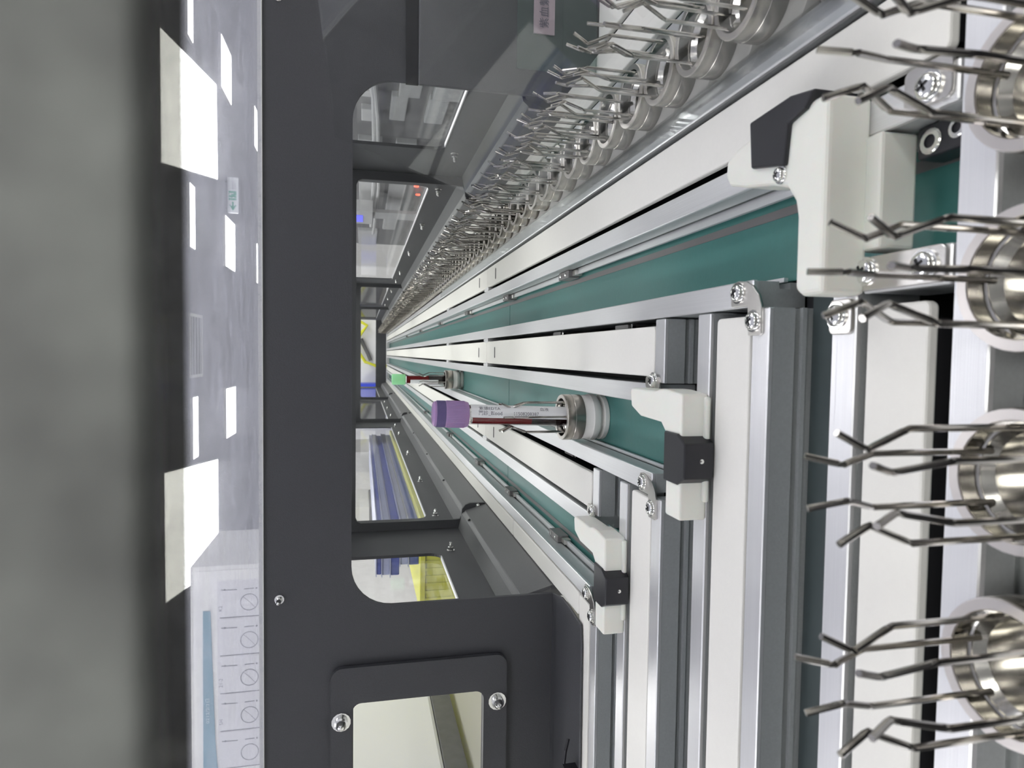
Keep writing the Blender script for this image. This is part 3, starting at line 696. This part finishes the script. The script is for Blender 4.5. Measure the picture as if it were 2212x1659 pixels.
mid_frame(1.93, 'third dark end frame, beyond the second pair of side windows')
mid_frame(2.9, 'fourth dark end frame, small in the distance')
def far_wall():
    Y = 4.02
    t = thing('end_frame', 'far closing wall of the housing with a rounded window at the vanishing point', 'machine frame', (0, Y, BED), GF)
    part('frame_plate', plate([(-.44, -.1395), (.40, -.1395), (.40, .0655), (-.44, .0655)], [rrect(-.285, .207, -.078, .025, .012)], .004, XZ(Y)), FRAME, t)
    part('pale_sill', MB().box(-.18, .17, Y-.03, Y-.004, -.175, -.142), PALE, t)
far_wall()
def side_wall(s, side):
    t = thing('side_wall', 'long dark %s side wall of the housing with windows and chrome nuts' % side, 'machine wall', (s*.2, 2.2, BED))
    YZ = lambda u, v, w: (s*(.2015+w), u, v)
    wins = [(YP+.012, .650), (.792, 1.80), (2.02, 2.78), (3.0, 3.85)]
    zb, zt = -.0770, .050
    part('wall_sheet', plate([(YP+.004, -.112), (4.01, -.112), (4.01, .065), (YP+.004, .065)], [rrect(a, b, zb, zt, .012) for a, b in wins], .003, YZ), FRAME, t)
    pr = [(.1730, -.1400), (.1795, -.1165), (.1805, -.1160), (.1825, -.1135), (.1835, -.1125), (.2000, -.1085), (.2000, -.1105), (.1850, -.1145), (.1750, -.1400)]
    part('sloping_skirt', MB().extr(pr, lambda p, q: (s*p[0], q, p[1]), YP+.004, 4.01), FRAME2, t)
    part('skirt_foot', MB().box(s*.1732, s*.1765, YP+.004, 4.01, BED, -.1395), FRAME2, t)
    for a, b in wins:
        pn = part('window_pane', MB().box(s*.2035, s*.2050, a-.006, b+.006, zb-.006, zt+.006), PANE, t)
        part('pane_trim', MB().box(s*.1994, s*.2034, a+.012, b-.012, zb-.0004, zb+.0006), ALU_Y, pn)
    for yy in (.655, .80, 1.02, 1.30, 1.62, 1.81, 2.1, 2.4, 2.7):
        acorn(t, (s*.2000, yy, -.0885), (-s, 0, 0), .0028)
    for yy in (.70, .93, 1.18, 1.5, 2.0):
        screw(t, (s*.1812, yy, -.1145), .0014, (-s, 0, .4), .0015, False, 'black_screw').data.materials[0] = BLACK
    for yy in (.84, 1.1, 1.4, 1.75): acorn(t, (s*.2000, yy, .0560), (-s, 0, 0), .0022)
side_wall(-1, 'left'); side_wall(1, 'right')

# yellow cord and blue box beyond the far window
def beyond():
    Y = 4.6
    b = thing('white_housing', 'pale machine housing with a grey curved handle beyond the far window', 'machine', (0, Y+.2, RZ0))
    part('housing_body', MB().box(-.6, .6, Y+.05, Y+.6, RZ0, .3), WHITE, b)
    part('curved_handle', MB().tube([(.10, Y+.03, .01), (.06, Y+.03, -.005), (.0, Y+.03, -.035), (-.05, Y+.03, -.055)], .013, 8), GREYM, b)
    solo('yellow_hose', MB().tube([(.225, Y, .03), (.19, Y, -.03), (.15, Y+.01, .0), (.10, Y, .03), (.0, Y, .02), (-.06, Y+.01, -.02), (-.085, Y, -.09), (-.09, Y, -.4), (-.09, Y, RZ0+.02)], .011, 8), YELLOW, 'yellow hose looping down beyond the far window', 'hose', smooth=True)
    solo('blue_bin', MB().box(-.42, -.20, Y-.2, Y, RZ0, .04), mat('bright_blue_plastic', (.06, .10, .75), .4), 'bright blue bin beyond the far window, behind the green capped tube', 'bin', bevel=.01)
beyond()

# lid, smoked border, near cover
def lid():
    s = (.0652-.0108)/(YP-.045)
    zl = lambda y: .0108+s*(y-.045)
    t = thing('acrylic_lid', 'scratched clear acrylic lid sloping up over the near conveyor', 'lid', (0, .25, zl(.25)))
    y0, y1 = .045, YP-.004; th = .0025
    part('lid_sheet', MB().extr([(y0, zl(y0)), (y1, zl(y1)), (y1, zl(y1)+th), (y0, zl(y0)+th)], lambda p, q: (q, p[0], p[1]), -.40, .38), ACRYL, t)
    part('far_edge', MB().extr([(y1, zl(y1)-.0004), (y1+.0012, zl(y1)-.0004), (y1+.0012, zl(y1)+th), (y1, zl(y1)+th)], lambda p, q: (q, p[0], p[1]), -.40, .38), mat('bright_cut_edge', (.8, .8, .76), .4), t, label='bright cut edge')
    ya = .0236
    part('smoked_border', MB().extr([(ya, zl(ya)), (y0-.0001, zl(y0)), (y0-.0001, zl(y0)+th), (ya, zl(ya)+th)], lambda p, q: (q, p[0], p[1]), -.12, .12), SMOKE, t, label='dark smoked border strip')
    c = thing('front_cover', 'out of focus grey metal front cover right above the viewer', 'cover', (0, .022, .006))
    pr = [(.0200, .050), (.0200, .0064)]+[(.0206-.0006*math.cos(a), .0064-.0006*math.sin(a)) for a in [i*PI/12 for i in range(0, 7)]]+[(.0212, .0060), (.0218, .012), (.0222, .050)]
    part('cover_sheet', MB().extr(pr, lambda p, q: (q, p[0], p[1]), -.14, .14), COVER, c, smooth=True)
lid()
def far_lid():
    t = thing('acrylic_lid', 'flat clear acrylic lid over the long conveyor beyond the first frame', 'lid', (0, 2.2, .0655))
    part('lid_sheet', MB().box(-.30, .30, YP+.03, 4.0, .0660, .0680), GUARD, t)
far_lid()

# clear guards on the right
def guards():
    t = thing('carrier_guard', 'clear acrylic guard strip standing along the covered carrier lane', 'guard', (.106, .30, RT))
    sl = math.tan(math.radians(19)); xb, zb_, zt_ = .1050, -.086, .018
    gp = [(xb, -.1385), (xb, zb_), (xb+(zt_-zb_)*sl, zt_), (xb+(zt_-zb_)*sl+.0015, zt_), (xb+.0015, zb_), (xb+.0015, -.1385)]
    part('guard_pane', MB().extr(gp, lambda p, q: (p[0], q, p[1]), .165, YP-.010), GUARDP, t)
    part('guard_foot', MB().box(.1030, .1120, .165, 1.2, -.1398, -.1385), GUARD, t)
    g = thing('label_guard', 'greenish clear guard plate with a printed label, at the upper picture edge', 'guard', (.25, .389, RT))
    part('guard_plate', MB().box(.1730, .345, .3890, .3915, -.1400, -.0900), GUARDG, g)
    lb = part('label', MB().box(.1935, .345, .3880, .3890, -.1125, -.0995), PINKL, g)
    part('printed_text', words('紫血繫管', .0064, lambda a, b: (.1965+a, .3872, -.1080+b)), INK, lb)
    d = thing('side_deck', 'pale side deck outside the covered carrier lane, at the upper picture edge', 'deck', (.27, .29, BED))
    part('deck_top', MB().box(.190, .345, .12, .388, -.1440, -.1405), IVORY, d, bevel=.0008)
    part('deck_support', MB().box(.195, .34, .125, .380, BED, -.1440), DARK, d)
guards()
for o in list(bpy.data.objects):
    for k in [k for k in o.keys() if k.startswith('_')]: del o[k]
